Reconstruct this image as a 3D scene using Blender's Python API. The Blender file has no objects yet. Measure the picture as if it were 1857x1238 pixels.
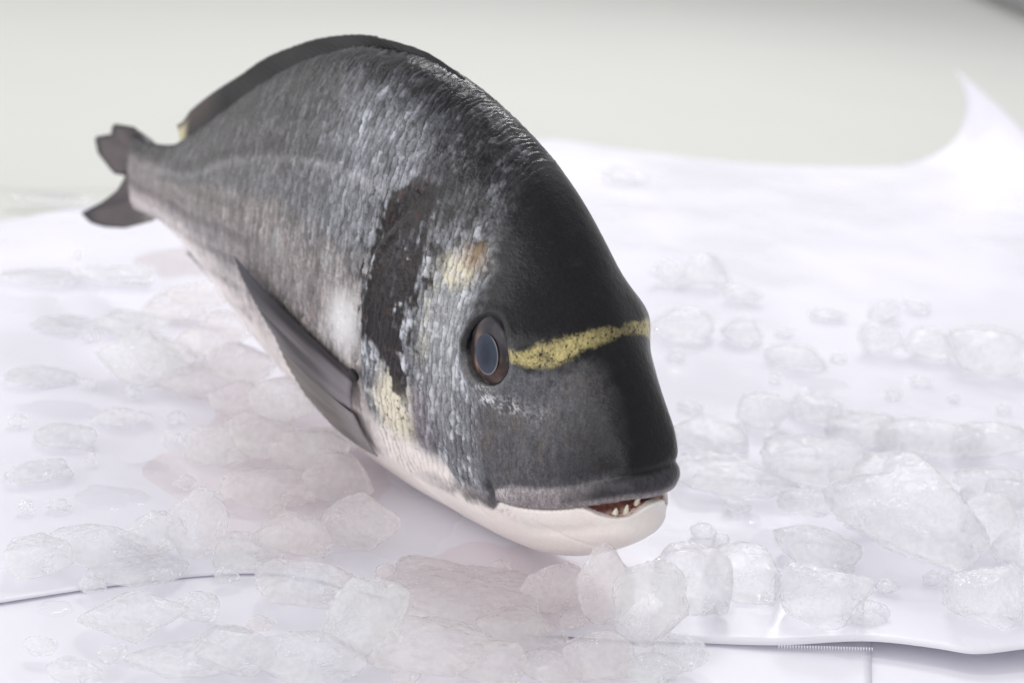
import bpy, math, random
import numpy as np
from mathutils import Matrix, Vector

# ---------------- camera, light, exposure ----------------
sc = bpy.context.scene
GROUND = 6.45                                  # cm: belly line of the fish above the fish's own z = 0
CAM_C = np.array([24.10, -27.19, 13.83 + GROUND])
YAW, PIT, ROL, FPX = math.radians(138.3), math.radians(-19.0), math.radians(4.4), 2600.0
PW, PH = 1857, 1238

def cam_axes():
    f = np.array([math.cos(PIT) * math.cos(YAW), math.cos(PIT) * math.sin(YAW), math.sin(PIT)])
    r = np.cross(f, [0, 0, 1]); r /= np.linalg.norm(r); u = np.cross(r, f)
    c, s = math.cos(ROL), math.sin(ROL)
    return c * r + s * u, -s * r + c * u, f
AX_R, AX_U, AX_F = cam_axes()

cam = bpy.data.cameras.new('camera')
cam.sensor_width = 36.0
cam.lens = FPX / PW * 36.0
cam.clip_start, cam.clip_end = .02, 50.0
cam_o = bpy.data.objects.new('camera', cam)
sc.collection.objects.link(cam_o)
M = Matrix.Identity(4)
for i in range(3):
    M[i][0], M[i][1], M[i][2], M[i][3] = AX_R[i], AX_U[i], -AX_F[i], CAM_C[i] / 100
cam_o.matrix_world = M
sc.camera = cam_o
cam.dof.use_dof = True
cam.dof.focus_distance = float((np.array((-3.8, -2.2, GROUND)) - CAM_C) @ AX_F) / 100
cam.dof.aperture_fstop = 10.5

world = bpy.data.worlds.new('World')
sc.world = world
world.use_nodes = True
world.node_tree.nodes['Background'].inputs[0].default_value = (.98, .98, 1.0, 1)
world.node_tree.nodes['Background'].inputs[1].default_value = .60

def softbox(name, loc, target, size, watts, col=(1, 1, 1)):
    l = bpy.data.lights.new(name, 'AREA')
    l.shape = 'RECTANGLE'; l.size, l.size_y = size
    l.energy = watts; l.color = col
    o = bpy.data.objects.new(name, l)
    sc.collection.objects.link(o)
    o.location = loc
    o.rotation_euler = (Vector(target) - Vector(loc)).to_track_quat('-Z', 'Y').to_euler()
    return o
# a wide softbox overhead, a smaller brighter one behind the fish, a weak one low on the left
softbox('softbox_overhead', (-1.0, .75, 2.2), (-.7, .45, 0), (3.4, 2.8), 13.0, (1, .995, .985))
softbox('softbox_back', (-.95, 1.12, 1.15), (-.10, 0, .05), (.42, .30), 6.6, (1, 1, 1))
softbox('softbox_high', (-.62, .30, 1.25), (-.08, -.05, .0), (.26, .20), 3.0, (1, 1, 1))
softbox('softbox_left', (-1.1, -1.0, .38), (-.08, 0, .03), (2.4, 1.3), 9.0, (1, .985, .975))
softbox('softbox_front', (.15, -1.55, .40), (0, -.05, .02), (3.0, 1.1), 16.5, (1, .985, .975))

sc.view_settings.view_transform = 'Standard'
sc.view_settings.look = 'None'
sc.view_settings.exposure = 0.0
sc.view_settings.gamma = 1.0
sc.view_settings.use_curve_mapping = False
sc.cycles.max_bounces = 14
sc.cycles.transmission_bounces = 12
sc.cycles.transparent_max_bounces = 12

# ---------------- scene helpers ----------------
def onto(px, py, z=0.0):
    """photo pixel -> point (cm) on the horizontal plane at height z (cm)"""
    d = AX_R * (px - PW / 2) / FPX - AX_U * (py - PH / 2) / FPX + AX_F
    return CAM_C + d * (z - CAM_C[2]) / d[2]

def px_per_cm(p):
    return FPX / float((np.asarray(p) - CAM_C) @ AX_F)

def lin(r, g, b):
    c = np.array((r, g, b), float) / 255
    return np.where(c <= .04045, c / 12.92, ((c + .055) / 1.055) ** 2.4)

def make_mesh(name, V, F, smooth=True):
    """V in cm, F an (n,k) array or list"""
    V = np.ascontiguousarray(np.asarray(V, np.float32) / 100)
    me = bpy.data.meshes.new(name)
    if isinstance(F, np.ndarray):
        n, k = F.shape
        me.vertices.add(len(V)); me.vertices.foreach_set('co', V.ravel())
        me.loops.add(n * k); me.loops.foreach_set('vertex_index', np.ascontiguousarray(F, np.int32).ravel())
        me.polygons.add(n)
        me.polygons.foreach_set('loop_start', np.arange(0, n * k, k, dtype=np.int32))
        me.polygons.foreach_set('loop_total', np.full(n, k, np.int32))
        me.update(calc_edges=True)
    else:
        me.from_pydata(V.tolist(), [], F)
    if smooth:
        me.polygons.foreach_set('use_smooth', np.ones(len(me.polygons), bool))
    return me

def obj(name, me, mat=None, parent=None):
    o = bpy.data.objects.new(name, me)
    sc.collection.objects.link(o)
    if mat is not None:
        me.materials.append(mat)
    if parent is not None:
        o.parent = parent
    return o

def tag(o, label, cat, group=None):
    o['label'] = label; o['category'] = cat
    if group:
        o['group'] = group
    return o

def set_attr(me, name, data):
    data = np.asarray(data, np.float32)
    if data.ndim == 1:
        a = me.attributes.new(name, 'FLOAT', 'POINT'); a.data.foreach_set('value', data)
    else:
        a = me.attributes.new(name, 'FLOAT_COLOR', 'POINT')
        a.data.foreach_set('color', np.c_[data, np.ones(len(data))].astype(np.float32).ravel())

class Mat:
    def __init__(s, name):
        s.m = bpy.data.materials.new(name); s.m.use_nodes = True
        s.t = s.m.node_tree; s.n = s.t.nodes
        s.b = s.n['Principled BSDF']; s.out = s.n['Material Output']
    def new(s, kind, **kw):
        n = s.n.new(kind)
        for k, v in kw.items():
            setattr(n, k, v)
        return n
    def link(s, a, b): s.t.links.new(a, b)
    def set(s, **kw):
        for k, v in kw.items():
            s.b.inputs[k.replace('_', ' ')].default_value = v
    def noise(s, scale, detail=4, rough=.55, coord='Object'):
        tc = s.new('ShaderNodeTexCoord'); n = s.new('ShaderNodeTexNoise')
        n.inputs['Scale'].default_value = scale; n.inputs['Detail'].default_value = detail
        n.inputs['Roughness'].default_value = rough
        s.link(tc.outputs[coord], n.inputs['Vector'])
        return n.outputs['Fac']
    def bump(s, h, strength, dist, base=None):
        b = s.new('ShaderNodeBump'); b.inputs['Strength'].default_value = strength
        b.inputs['Distance'].default_value = dist
        s.link(h, b.inputs['Height'])
        if base is not None:
            s.link(base, b.inputs['Normal'])
        return b.outputs['Normal']
    def ramp(s, fac, stops):
        r = s.new('ShaderNodeValToRGB'); e = r.color_ramp.elements
        while len(e) < len(stops):
            e.new(.5)
        for k, (p, c) in enumerate(stops):
            e[k].position = p; e[k].color = (*c, 1)
        s.link(fac, r.inputs['Fac'])
        return r.outputs['Color']
# ---------------- numpy helpers ----------------
def sstep(a, b, x):
    t = np.clip((x - a) / (b - a), 0, 1)
    return t * t * (3 - 2 * t)

def curve(pts, x):
    """smooth monotone-limited cubic through pts (x ascending or descending)"""
    p = np.array(sorted(pts), float)
    xk, yk = p[:, 0], p[:, 1]
    h = np.diff(xk)
    d = np.diff(yk) / h
    m = np.zeros(len(xk))
    m[0], m[-1] = d[0], d[-1]
    for i in range(1, len(xk) - 1):
        if d[i - 1] * d[i] > 0:
            w1, w2 = 2 * h[i] + h[i - 1], h[i] + 2 * h[i - 1]
            m[i] = (w1 + w2) / (w1 / d[i - 1] + w2 / d[i])
    xx = np.clip(x, xk[0], xk[-1])
    i = np.clip(np.searchsorted(xk, xx) - 1, 0, len(h) - 1)
    t = (xx - xk[i]) / h[i]
    t2, t3 = t * t, t * t * t
    return ((2 * t3 - 3 * t2 + 1) * yk[i] + (t3 - 2 * t2 + t) * h[i] * m[i]
            + (-2 * t3 + 3 * t2) * yk[i + 1] + (t3 - t2) * h[i] * m[i + 1])

def _hash(ix, iy, iz, s):
    n = (ix * 374761393 + iy * 668265263 + iz * 2147483647 + s * 974711) & 0xFFFFFFFF
    n = ((n ^ (n >> 13)) * 1274126177) & 0xFFFFFFFF
    n = ((n ^ (n >> 16)) * 2246822519) & 0xFFFFFFFF
    return ((n ^ (n >> 15)) & 0xFFFFFF) / float(0xFFFFFF)

def vnoise(P, s=0):
    """value noise in -1..1 for points P (n,3)"""
    F = np.floor(P)
    t = P - F
    t = t * t * (3 - 2 * t)
    I = F.astype(np.int64)
    out = 0
    for dx in (0, 1):
        for dy in (0, 1):
            for dz in (0, 1):
                w = ((t[:, 0] if dx else 1 - t[:, 0]) * (t[:, 1] if dy else 1 - t[:, 1])
                     * (t[:, 2] if dz else 1 - t[:, 2]))
                out = out + w * _hash(I[:, 0] + dx, I[:, 1] + dy, I[:, 2] + dz, s)
    return out * 2 - 1

def fbm(P, s=0, octv=4, gain=.5):
    o = 0; a = 1; tot = 0
    for k in range(octv):
        o = o + a * vnoise(P * (2.03 ** k) + 17.3 * k, s + k); tot += a; a *= gain
    return o / tot

def surface_nets(xs, ys, zs, F):
    """quads of the zero level of F on a rectilinear grid"""
    neg = F < 0
    nx, ny, nz = F.shape
    cnt = np.zeros((nx - 1, ny - 1, nz - 1), np.int8)
    for a in (0, 1):
        for b in (0, 1):
            for c in (0, 1):
                cnt += neg[a:nx - 1 + a, b:ny - 1 + b, c:nz - 1 + c]
    act = (cnt > 0) & (cnt < 8)
    ci, cj, ck = np.nonzero(act)
    idx = -np.ones(act.shape, np.int64)
    idx[ci, cj, ck] = np.arange(len(ci))
    acc = np.zeros((len(ci), 3)); num = np.zeros(len(ci))
    C = [(a, b, c) for a in (0, 1) for b in (0, 1) for c in (0, 1)]
    for p in C:
        for ax in range(3):
            if p[ax]:
                continue
            q = list(p); q[ax] = 1
            f0 = F[ci + p[0], cj + p[1], ck + p[2]]
            f1 = F[ci + q[0], cj + q[1], ck + q[2]]
            m = (f0 < 0) != (f1 < 0)
            t = np.where(m, f0 / np.where(m, f0 - f1, 1), 0)
            for d in range(3):
                acc[:, d] += np.where(m, p[d] + (t if d == ax else 0), 0)
            num += m
    acc /= num[:, None]
    V = np.empty((len(ci), 3))
    for d, (g, cc) in enumerate(((xs, ci), (ys, cj), (zs, ck))):
        V[:, d] = g[cc] + acc[:, d] * (g[cc + 1] - g[cc])
    Q = []
    # x edges
    for ax in range(3):
        sl0 = [slice(1, -1)] * 3; sl1 = [slice(1, -1)] * 3
        sl0[ax] = slice(0, -1); sl1[ax] = slice(1, None)
        a, b = neg[tuple(sl0)], neg[tuple(sl1)]
        ii = np.nonzero(a != b)
        flip = a[ii]
        o = [ii[d] + (0 if d == ax else 1) for d in range(3)]
        u, v = [(1, 2), (2, 0), (0, 1)][ax]
        quad = []
        for du, dv in ((-1, -1), (0, -1), (0, 0), (-1, 0)):
            e = [o[0], o[1], o[2]]
            e[u] = o[u] + du; e[v] = o[v] + dv
            quad.append(idx[e[0], e[1], e[2]])
        q = np.stack(quad, 1)
        q = np.where(flip[:, None], q, q[:, ::-1])
        Q.append(q)
    return V, np.concatenate(Q)

# ---------------- the bream's shape, in centimetres: x forwards from the snout, z up ----------------
TOP = [(.75, -2.75), (.4, -2.35), (.1, -1.85), (-.25, -1.1), (-.9, .05), (-1.5, .9), (-2.1, 1.65), (-2.9, 2.65), (-4, 4.0),
       (-5, 4.95), (-6.5, 5.9), (-8, 6.55), (-10, 7.2), (-12, 7.52), (-14, 7.45), (-17, 6.75), (-20, 5.5), (-23, 3.9),
       (-26, 2.3), (-28, 1.45), (-30, 1.2), (-32, 1.25)]
BOT = [(.75, -3.5), (.4, -3.6), (.05, -3.85), (-.5, -4.4), (-1.5, -5.12), (-2.5, -5.66), (-4, -6.12), (-6, -6.36), (-9, -6.4),
       (-12, -6.25), (-16, -5.6), (-20, -4.5), (-24, -3.1), (-27, -2.2), (-29, -1.9), (-32, -2.0)]
WID = [(.75, 1.3), (-.4, 1.4), (-1, 1.5), (-2, 1.95), (-3, 2.32), (-4, 2.5), (-5, 2.58), (-7, 2.75), (-9, 3.0), (-12, 3.1),
       (-15, 2.9), (-18, 2.5), (-21, 2.0), (-24, 1.4), (-27, .8), (-29, .52), (-32, .3)]
PTOP = [(.4, 2.4), (-1, 2.3), (-3, 1.95), (-5, 1.7), (-8, 1.65), (-14, 1.65), (-22, 1.7), (-28, 2), (-32, 2)]
PBOT = [(.4, 2.6), (-1, 2.6), (-3, 2.3), (-6, 2.0), (-12, 2.0), (-20, 1.7), (-28, 2), (-32, 2)]
TMID = [(.4, .5), (-2, .45), (-5, .45), (-10, .42), (-16, .45), (-24, .5), (-32, .5)]
MOUTH = [(.75, -2.6), (0, -2.68), (-.6, -2.9), (-1.57, -3.36), (-2.4, -3.66), (-3, -3.82), (-3.7, -3.97), (-4.5, -4.1), (-6, -4.5)]
EYE = np.array((-4.50, -1.9, .46))

def opercle_x(z):
    return curve([(-6.6, -5.4), (-6, -6.9), (-5.2, -8.2), (-4.5, -9.1), (-3.3, -9.7), (-1.9, -9.95), (-.7, -10.05), (.5, -10.1), (2, -9.85), (3, -9.2), (4, -8.2)], z)

def preopercle_x(z):
    return curve([(-5.4, -4.0), (-4.8, -5.2), (-4, -6.2), (-2.5, -6.9), (-1, -7.15), (1, -7.2), (2.4, -7.0), (3.2, -6.4)], z)

def fish_field(xs, ys, zs):
    f4 = np.float32
    X = xs.astype(f4)[:, None, None]; Y = np.abs(ys).astype(f4)[None, :, None]; Z = zs.astype(f4)[None, None, :]
    g = lambda k: curve(k, xs).astype(f4)[:, None, None]
    zt, zb, w, tm, pt, pb, zml = map(g, (TOP, BOT, WID, TMID, PTOP, PBOT, MOUTH))
    zm = zb + tm * (zt - zb)
    up = Z > zm
    s = np.abs(Z - zm) / np.maximum(np.where(up, zt - zm, zm - zb), .05)
    rho = np.sqrt((Y / w) ** 2 + s ** np.where(up, pt, pb))
    Fm = rho - 1
    gx, gy, gz = np.gradient(Fm, xs.astype(f4), ys.astype(f4), zs.astype(f4))
    D = Fm / np.maximum(np.sqrt(gx * gx + gy * gy + gz * gz), .12)
    del gx, gy, gz, rho, s
    jaw = .16 * sstep(f4(-2.8), f4(-3.2), Z).astype(f4)
    nose = (np.sqrt((Y / 1.50) ** 2 + (np.clip(X + 1.35 + jaw, 0, None) / 1.52) ** 2) - 1) * 1.55
    nose = nose - 1.6 * sstep(f4(-.45), f4(-2.2), X).astype(f4)
    kk = f4(.25)
    hh = np.clip(.5 + .5 * (D - nose) / kk, 0, 1)
    D = nose + (D - nose) * hh + kk * hh * (1 - hh)
    main = D
    dz = Z - zml
    ss = lambda a, b, v: sstep(f4(a), f4(b), v).astype(f4)
    bell = lambda v: np.exp(-v * v).astype(f4)
    mx = ss(-4.5, -3.5, X)
    fr = ss(-1.6, .1, X)
    top = .70 * np.sqrt(np.clip((X + 4.3) / .9, .02, 1)).astype(f4)
    # lips
    D = D - mx * (.065 + .05 * fr) * bell((dz - .45 * top) / (.42 * top))
    D = D + mx * (.045 + .03 * fr) * bell((dz - top - .04) / .12)
    D = D - mx * .04 * bell((dz + .3) / .3)
    D = D + mx * .04 * bell((dz + .75) / .18) * ss(-3.6, -2.6, X)
    # fleshy end of the upper jaw and the fold behind it
    D = D - .11 * bell(np.sqrt(((X + 3.65) / .55) ** 2 + ((Z + 3.55) / .34) ** 2))
    D = D + .13 * bell(np.sqrt(((X + 4.4) / .18) ** 2 + ((Z + 3.75 + .6 * (X + 4.4)) / .4) ** 2))
    # snout and cheek modelling
    D = D + .10 * bell(np.sqrt(((X + 3.1) / 1.1) ** 2 + ((Z + .9) / 1.0) ** 2))
    D = D + .05 * bell(np.sqrt(((X + 5.3) / .35) ** 2 + ((Z + 2.6) / 1.2) ** 2))
    # gill cover and cheek plate edges
    xo = opercle_x(zs).astype(f4)[None, None, :]
    wz = (ss(-6.3, -5.4, Z) * (1 - ss(2.6, 4.0, Z)))
    d = xo - X
    D = D + wz * .20 * ss(-.02, .10, d) * np.exp(-np.clip(d, 0, None) / 1.3).astype(f4)
    D = D - wz * .05 * bell((d + .18) / .2)
    xp = preopercle_x(zs).astype(f4)[None, None, :]
    wz = (ss(-5.2, -4.4, Z) * (1 - ss(2.0, 3.2, Z)))
    d = xp - X
    D = D + wz * .11 * ss(-.05, .12, d) * np.exp(-np.clip(d, 0, None) / .7).astype(f4)
    # jaw crease
    D = D + .035 * bell((Z + 4.55 + .28 * (X + 1.5)) / .05) * ss(-3.0, -2.4, X) * (1 - ss(-1.3, -.7, X))
    # eye socket with a low rim
    e = EYE
    re = np.sqrt((X - e[0]) ** 2 + ((Z - e[2]) * .88) ** 2)
    D = D - (.06 * bell((re - 1.02) / .16) + .17 * bell((re - .9) / .8)) * ss(.6, 1.2, Y)
    D = D - .36 * bell(np.sqrt(((X + 3.2) / .9) ** 2 + ((Z - 1.2) / .85) ** 2)) * ss(.4, 1.5, Y)
    D = np.maximum(D, -np.maximum(re - .84, 1.5 - Y))
    # nostrils
    for nx_, nz_ in ((-2.55, .05), (-2.85, .25)):
        D = D + .14 * bell(np.sqrt(((X - nx_) / .1) ** 2 + ((Z - nz_) / .08) ** 2)) * ss(.5, .9, Y)
    # mouth: a closed crease at the sides that opens at the front
    op = ss(-1.4, -.3, X)
    low = .50 * op * (.30 + .70 * ss(.1, .75, Y))
    depth = .18 + 1.9 * op
    cut = np.maximum(np.abs(dz + .02 + low / 2) - (.015 + low / 2), -(main + depth))
    cut = np.maximum(cut, (-4.1 - X))
    k = f4(.05)
    a, b = D, -cut
    hh = np.clip(.5 + .5 * (a - b) / k, 0, 1)
    D = b + (a - b) * hh + k * hh * (1 - hh)
    return D

def fish_mesh(fine=1.0):
    xs = np.concatenate([np.arange(-31.2, -12, .10 / fine), np.arange(-12, .75, .05 / fine)])
    yh = np.arange(.03 / fine, 3.75, .06 / fine)
    zs = np.arange(-6.8, 7.8, .055 / fine)
    D = fish_field(xs, yh, zs)
    D = np.concatenate([D[:, ::-1], D], 1)
    ys = np.concatenate([-yh[::-1], yh])
    V, Q = surface_nets(xs, ys, zs, D)
    return V, Q

def vertex_normals(V, Q):
    n = np.cross(V[Q[:, 2]] - V[Q[:, 0]], V[Q[:, 3]] - V[Q[:, 1]])
    N = np.zeros_like(V)
    for k in range(4):
        for d in range(3):
            N[:, d] += np.bincount(Q[:, k], n[:, d], len(V))
    return N / np.maximum(np.linalg.norm(N, axis=1, keepdims=True), 1e-9)

def relax(V, Q, it=2, lam=.5):
    E = np.concatenate([Q[:, [0, 1]], Q[:, [1, 2]], Q[:, [2, 3]], Q[:, [3, 0]]])
    deg = np.bincount(E[:, 0], minlength=len(V)) + np.bincount(E[:, 1], minlength=len(V))
    for _ in range(it):
        S = np.zeros_like(V)
        for d in range(3):
            S[:, d] = np.bincount(E[:, 0], V[E[:, 1], d], len(V)) + np.bincount(E[:, 1], V[E[:, 0], d], len(V))
        V = V + lam * (S / np.maximum(deg, 1)[:, None] - V)
    return V
# ---------------- skin: scales and colours, as functions of the place on the fish ----------------
def mixc(c, col, m):
    return c + (np.atleast_2d(np.asarray(col)) - c) * m[:, None]

def scales(V, px=.215, pz=.60):
    x, y, z = V[:, 0], V[:, 1], V[:, 2]
    wx = .15 * fbm(V * 1.3, 3, 3) + .09 * vnoise(V * np.array((3.4, 3.4, 1.5)), 5) + .035 * vnoise(V * np.array((7., 7., 4.)), 6)
    wz = .16 * fbm(V * 1.5 + 9, 4, 3)
    lean = -.10 * (z - 1)                      # rows lean back towards the belly and the back
    ph = -(x + wx + lean * .3) / px
    zz = (z + wz + .12 * np.abs(y)) / pz
    k0 = np.floor(ph)
    best = np.full(len(V), -1e9); bk = k0.copy()
    for k in (k0 - 1, k0):
        st = np.mod(k, 2) * .5
        t = np.mod(zz + st, 1) * 2 - 1
        e = k + .26 * (1 - t * t)
        ok = (e <= ph) & (e > best)
        best = np.where(ok, e, best); bk = np.where(ok, k, bk)
    l = np.clip(ph - best, 0, 1.5)
    st = np.mod(bk, 2) * .5
    cell = np.floor(zz + st)
    rnd = _hash(bk.astype(np.int64), cell.astype(np.int64), (y > 0).astype(np.int64), 7)
    return l, rnd

def skin(V, N):
    x, y, z = V.T
    ay = np.abs(y)
    zt, zb, zm = curve(TOP, x), curve(BOT, x), curve(MOUTH, x)
    n1 = fbm(V * .9, 11, 4); n2 = fbm(V * 2.6, 12, 4); n3 = fbm(V * 7.0, 13, 3); n4 = vnoise(V * 17, 14)
    stre = fbm(V * np.array((6.5, 5., 1.1)), 15, 3)
    stre2 = fbm(V * np.array((9., 6., 2.2)) + 40, 16, 3)
    fine = vnoise(V * 24, 17)
    l, rnd = scales(V)
    xw, zw = x + .30 * n2 + .10 * n3, z + .32 * n2 + .10 * n3
    xo, xp = opercle_x(z), preopercle_x(z)
    t = (z - zb) / (zt - zb) + .035 * n2
    # ---- where the skin carries scales
    bare = np.maximum.reduce([
        sstep(-5.7, -4.9, xw + .10 * np.abs(zw - 2.5)) * sstep(-.35, .35, zw - .3),      # forehead
        sstep(-5.0, -4.4, xw),                                                        # snout and jaws
        sstep(-4.0, -4.7, zw - .25 * (x + 6)) * sstep(-9.0, -8.0, x),
        1 - sstep(.95, 1.2, np.hypot(x - EYE[0], (z - EYE[2]) * .88)),
        ])
    nape = sstep(-7.2, -5.2, xw) * sstep(3.6, 4.6, zw)
    bare = np.clip(bare, 0, 1)
    sc_m = 1 - bare
    body = sstep(-.05, .25, xo - x)
    # ---- body behind the gill cover
    back = np.array(lin(48, 48, 53)); flank = np.array(lin(166, 158, 158)); belly = np.array(lin(226, 219, 218))
    C = np.repeat(belly[None], len(V), 0)
    C = mixc(C, lin(200, 191, 190), sstep(.12, .26, t))
    C = mixc(C, flank, sstep(.24, .40, t))
    C = mixc(C, lin(126, 125, 130), sstep(.56, .66, t))
    shoulder = sstep(-16.5, -11.5, x + 1.2 * n1)
    C = mixc(C, lin(98, 95, 97), sstep(.62, .76, t + .05 * n1))
    C = mixc(C, lin(146, 149, 157), .85 * shoulder * sstep(.50, .64, t + .05 * n1))
    C = mixc(C, back, sstep(.88, .99, t + .03 * n2 - .03 * (1 - shoulder)))
    C = mixc(C, lin(64, 62, 62), .6 * (1 - shoulder) * sstep(.78, .9, t + .05 * n1))
    upper = sstep(.45, .75, t)
    # scale by scale tone, dark pockets behind each free edge, streaks
    tone = (rnd - .5)
    C = C * (1 + (.55 * tone * (.4 + .45 * upper) * sc_m)[:, None])
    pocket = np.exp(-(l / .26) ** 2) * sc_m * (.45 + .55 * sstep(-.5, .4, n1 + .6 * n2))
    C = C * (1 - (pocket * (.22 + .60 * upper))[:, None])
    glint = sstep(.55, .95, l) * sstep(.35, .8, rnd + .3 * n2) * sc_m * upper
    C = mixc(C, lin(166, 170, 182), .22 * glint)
    C = C * (1 + (.45 * stre2 * upper * sc_m)[:, None])
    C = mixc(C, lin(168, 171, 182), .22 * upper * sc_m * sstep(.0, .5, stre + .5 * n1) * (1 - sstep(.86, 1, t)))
    C = C * (1 + .30 * (stre * (1 - .4 * upper))[:, None] * sc_m[:, None])
    C = mixc(C, lin(150, 122, 112), .35 * sstep(.25, .7, n1 + .4 * stre) * (1 - upper) * sstep(.2, .4, t))
    C = mixc(C, lin(176, 186, 188), .45 * sstep(.25, .7, -n1 + .5 * stre2) * sstep(.15, .35, t) * (1 - upper))
    C = mixc(C, lin(92, 84, 62), .35 * sstep(.3, .8, n2) * upper)
    # lateral line and faint lengthwise stripes
    zl = curve([(-9, 3.6), (-12, 4.0), (-16, 3.55), (-20, 2.55), (-25, .9), (-31, .1)], x)
    C = mixc(C, lin(172, 170, 174), .42 * np.exp(-((z - zl + .08 * n3) / .15) ** 2) * sstep(-.9, .3, stre2 + .3 * n2) * sstep(-9.3, -10.5, x))
    C = mixc(C, lin(56, 54, 58), .35 * np.exp(-((z - zl - .42) / .22) ** 2) * sstep(-9.5, -11, x) * (.6 + .6 * n2))
    stripe = np.sin((z - .35 * zl) * 6.2 + .6 * n1)
    C = C * (1 - .16 * (sstep(.2, .9, stripe) * sstep(-15, -20, x) * (1 - upper))[:, None])
    # bright patch behind the gill opening
    C = mixc(C, lin(226, 226, 228), .8 * np.exp(-(((xw + 11.2) / .9) ** 2 + ((zw + .6) / 1.0) ** 2)))
    # peduncle paler and pinker
    C = mixc(C, lin(168, 158, 160), .5 * sstep(-25, -29, x) * (1 - sstep(.7, .9, t)))
    # ---- head base
    H = np.repeat(np.array(lin(138, 140, 147))[None], len(V), 0)
    H = mixc(H, lin(96, 97, 102), sstep(2.2, 4.0, zw))
    H = mixc(H, lin(56, 55, 60), .75 * sstep(3.6, 5.0, zw + .4 * n1))
    H = H * (1 + .30 * (tone * sc_m)[:, None] + .35 * (stre2 * sc_m)[:, None] + .2 * (fine * sc_m)[:, None])
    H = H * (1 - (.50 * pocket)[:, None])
    H = mixc(H, lin(206, 210, 218), .70 * sstep(.05, .6, .8 * n2 + .25 * tone + .55 * stre2 + .4 * n3) * sc_m * (1 - .7 * sstep(2.6, 4.2, z)))
    H = mixc(H, lin(36, 37, 40), .80 * sstep(.05, .45, -n2 + .6 * n3 + .3 * stre2) * sc_m * sstep(.5, 3.0, z))
    H = mixc(H, lin(112, 96, 80), .40 * sstep(.2, .7, n1 + .5 * n3) * sc_m * sstep(1.5, 3.2, z))
    hm = 1 - sstep(-.10, .25, xo - x + .12 * n3 - .05)
    hm = np.where(z > 3.2, sstep(-9.9, -7.6, x + .5 * n2 + .15 * stre), hm)
    # pale cheek just in front of the cheek plate's edge, grey-mauve strip on it
    H = mixc(H, lin(168, 170, 172), .6 * np.exp(-((xw + 6.4) / .8) ** 2) * sstep(-3.6, -1.5, zw) * (1 - sstep(1.2, 2.2, zw)))
    H = mixc(H, lin(146, 136, 146), .75 * np.exp(-((xw + 7.35) / .5) ** 2) * sstep(-4.6, -3.6, zw) * (1 - sstep(-2.0, -1.0, zw)))
    # yellowish patches
    cream = np.array(lin(224, 212, 170))
    m = np.exp(-(((xw + 6.55) / .75) ** 2 + ((zw - 2.25) / .48) ** 2) ** 2)
    H = mixc(H, lin(214, 206, 180), .75 * m * sstep(-.6, .35, n3 + .2 + .5 * stre2))
    H = mixc(H, lin(206, 200, 182), .5 * np.exp(-((xw + 7.3) / .26) ** 2) * sstep(-1.4, -.4, zw) * (1 - sstep(1.4, 2.4, zw)) * sstep(-.5, .3, n3))
    H = mixc(H, lin(150, 122, 84), .75 * np.exp(-(((xw + 6.0) / .5) ** 2 + ((zw - 2.75) / .35) ** 2)))
    m = np.exp(-(((xw + 8.5) / .85) ** 2 + ((zw + 2.6) / 1.35) ** 2) ** 2)
    H = mixc(H, lin(226, 217, 194), .85 * m)
    H = mixc(H, lin(233, 226, 222), sstep(-3.1, -4.0, zw + .12 * (x + 8)) * sstep(-5.9, -6.6, x))
    H = mixc(H, lin(232, 224, 220), sstep(-3.9, -4.4, zw - .05 * (x + 5) + .15 * n3))
    # dark blotch at the top of the gill cover running down its rear
    bl = curve([(-2.4, -7.9), (-1.4, -8.25), (-.5, -8.9), (.5, -9.1), (1.5, -8.95), (3, -9.0), (4.2, -8.6), (5, -8.0)], z)
    bw = curve([(-2.4, .15), (-1.4, .5), (-.5, 1.0), (.5, 1.15), (1.5, 1.25), (3, 1.1), (4.2, .8), (5, .1)], z)
    blot = (1 - sstep(.72, 1.12, np.abs(xw - bl) / bw + .6 * stre2 + .3 * n3 + .5 * (rnd - .5))) * sstep(-2.5, -1.6, zw) * (1 - sstep(4.1, 4.9, zw))
    dark = np.array(lin(26, 16, 19))
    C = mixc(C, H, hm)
    C = mixc(C, dark, .94 * blot)
    C = mixc(C, lin(122, 122, 134), .42 * blot * sstep(.6, .95, rnd + .6 * stre2) * sstep(.25, .7, l) * sstep(-9.6, -8.3, x + .5 * n2))  # pale scale glints painted over the blotch
    C = mixc(C, lin(96, 62, 56), .35 * blot * sstep(.1, .6, n2))
    # black specks over the cream and white of the gill cover
    sp = sstep(.52, .70, n4 * .6 + .5 * n3 + .15) * np.exp(-(((x + 8.6) / 1.2) ** 2 + ((z + 2.4) / 1.6) ** 2))
    C = mixc(C, lin(66, 60, 66), .85 * np.clip(sp * 1.4, 0, 1))
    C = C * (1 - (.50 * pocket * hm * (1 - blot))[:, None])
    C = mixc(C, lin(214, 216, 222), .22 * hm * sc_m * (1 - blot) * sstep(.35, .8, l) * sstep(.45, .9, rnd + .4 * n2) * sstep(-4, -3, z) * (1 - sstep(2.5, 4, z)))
    # shadow line behind the gill cover's edge, painted into the skin
    C = mixc(C, lin(96, 84, 84), .75 * np.exp(-((x - xo + .07) / .05) ** 2) * sstep(-5.6, -5, z) * (1 - sstep(.0, .6, z)))
    # ---- bare snout, forehead, jaws
    S = np.repeat(np.array(lin(104, 103, 108))[None], len(V), 0)
    S = mixc(S, lin(120, 112, 108), .6 * sstep(.0, .6, n1 + .5 * stre))
    S = mixc(S, lin(84, 88, 98), .6 * sstep(.0, .6, -n1 + .4 * stre2))
    S = S * (1 + .20 * stre2 + .30 * fine)[:, None]
    ridge = 1 - sstep(.55, 1.75, ay - .12 * (x + 1.5) + .22 * n2 + .10 * stre)
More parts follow.
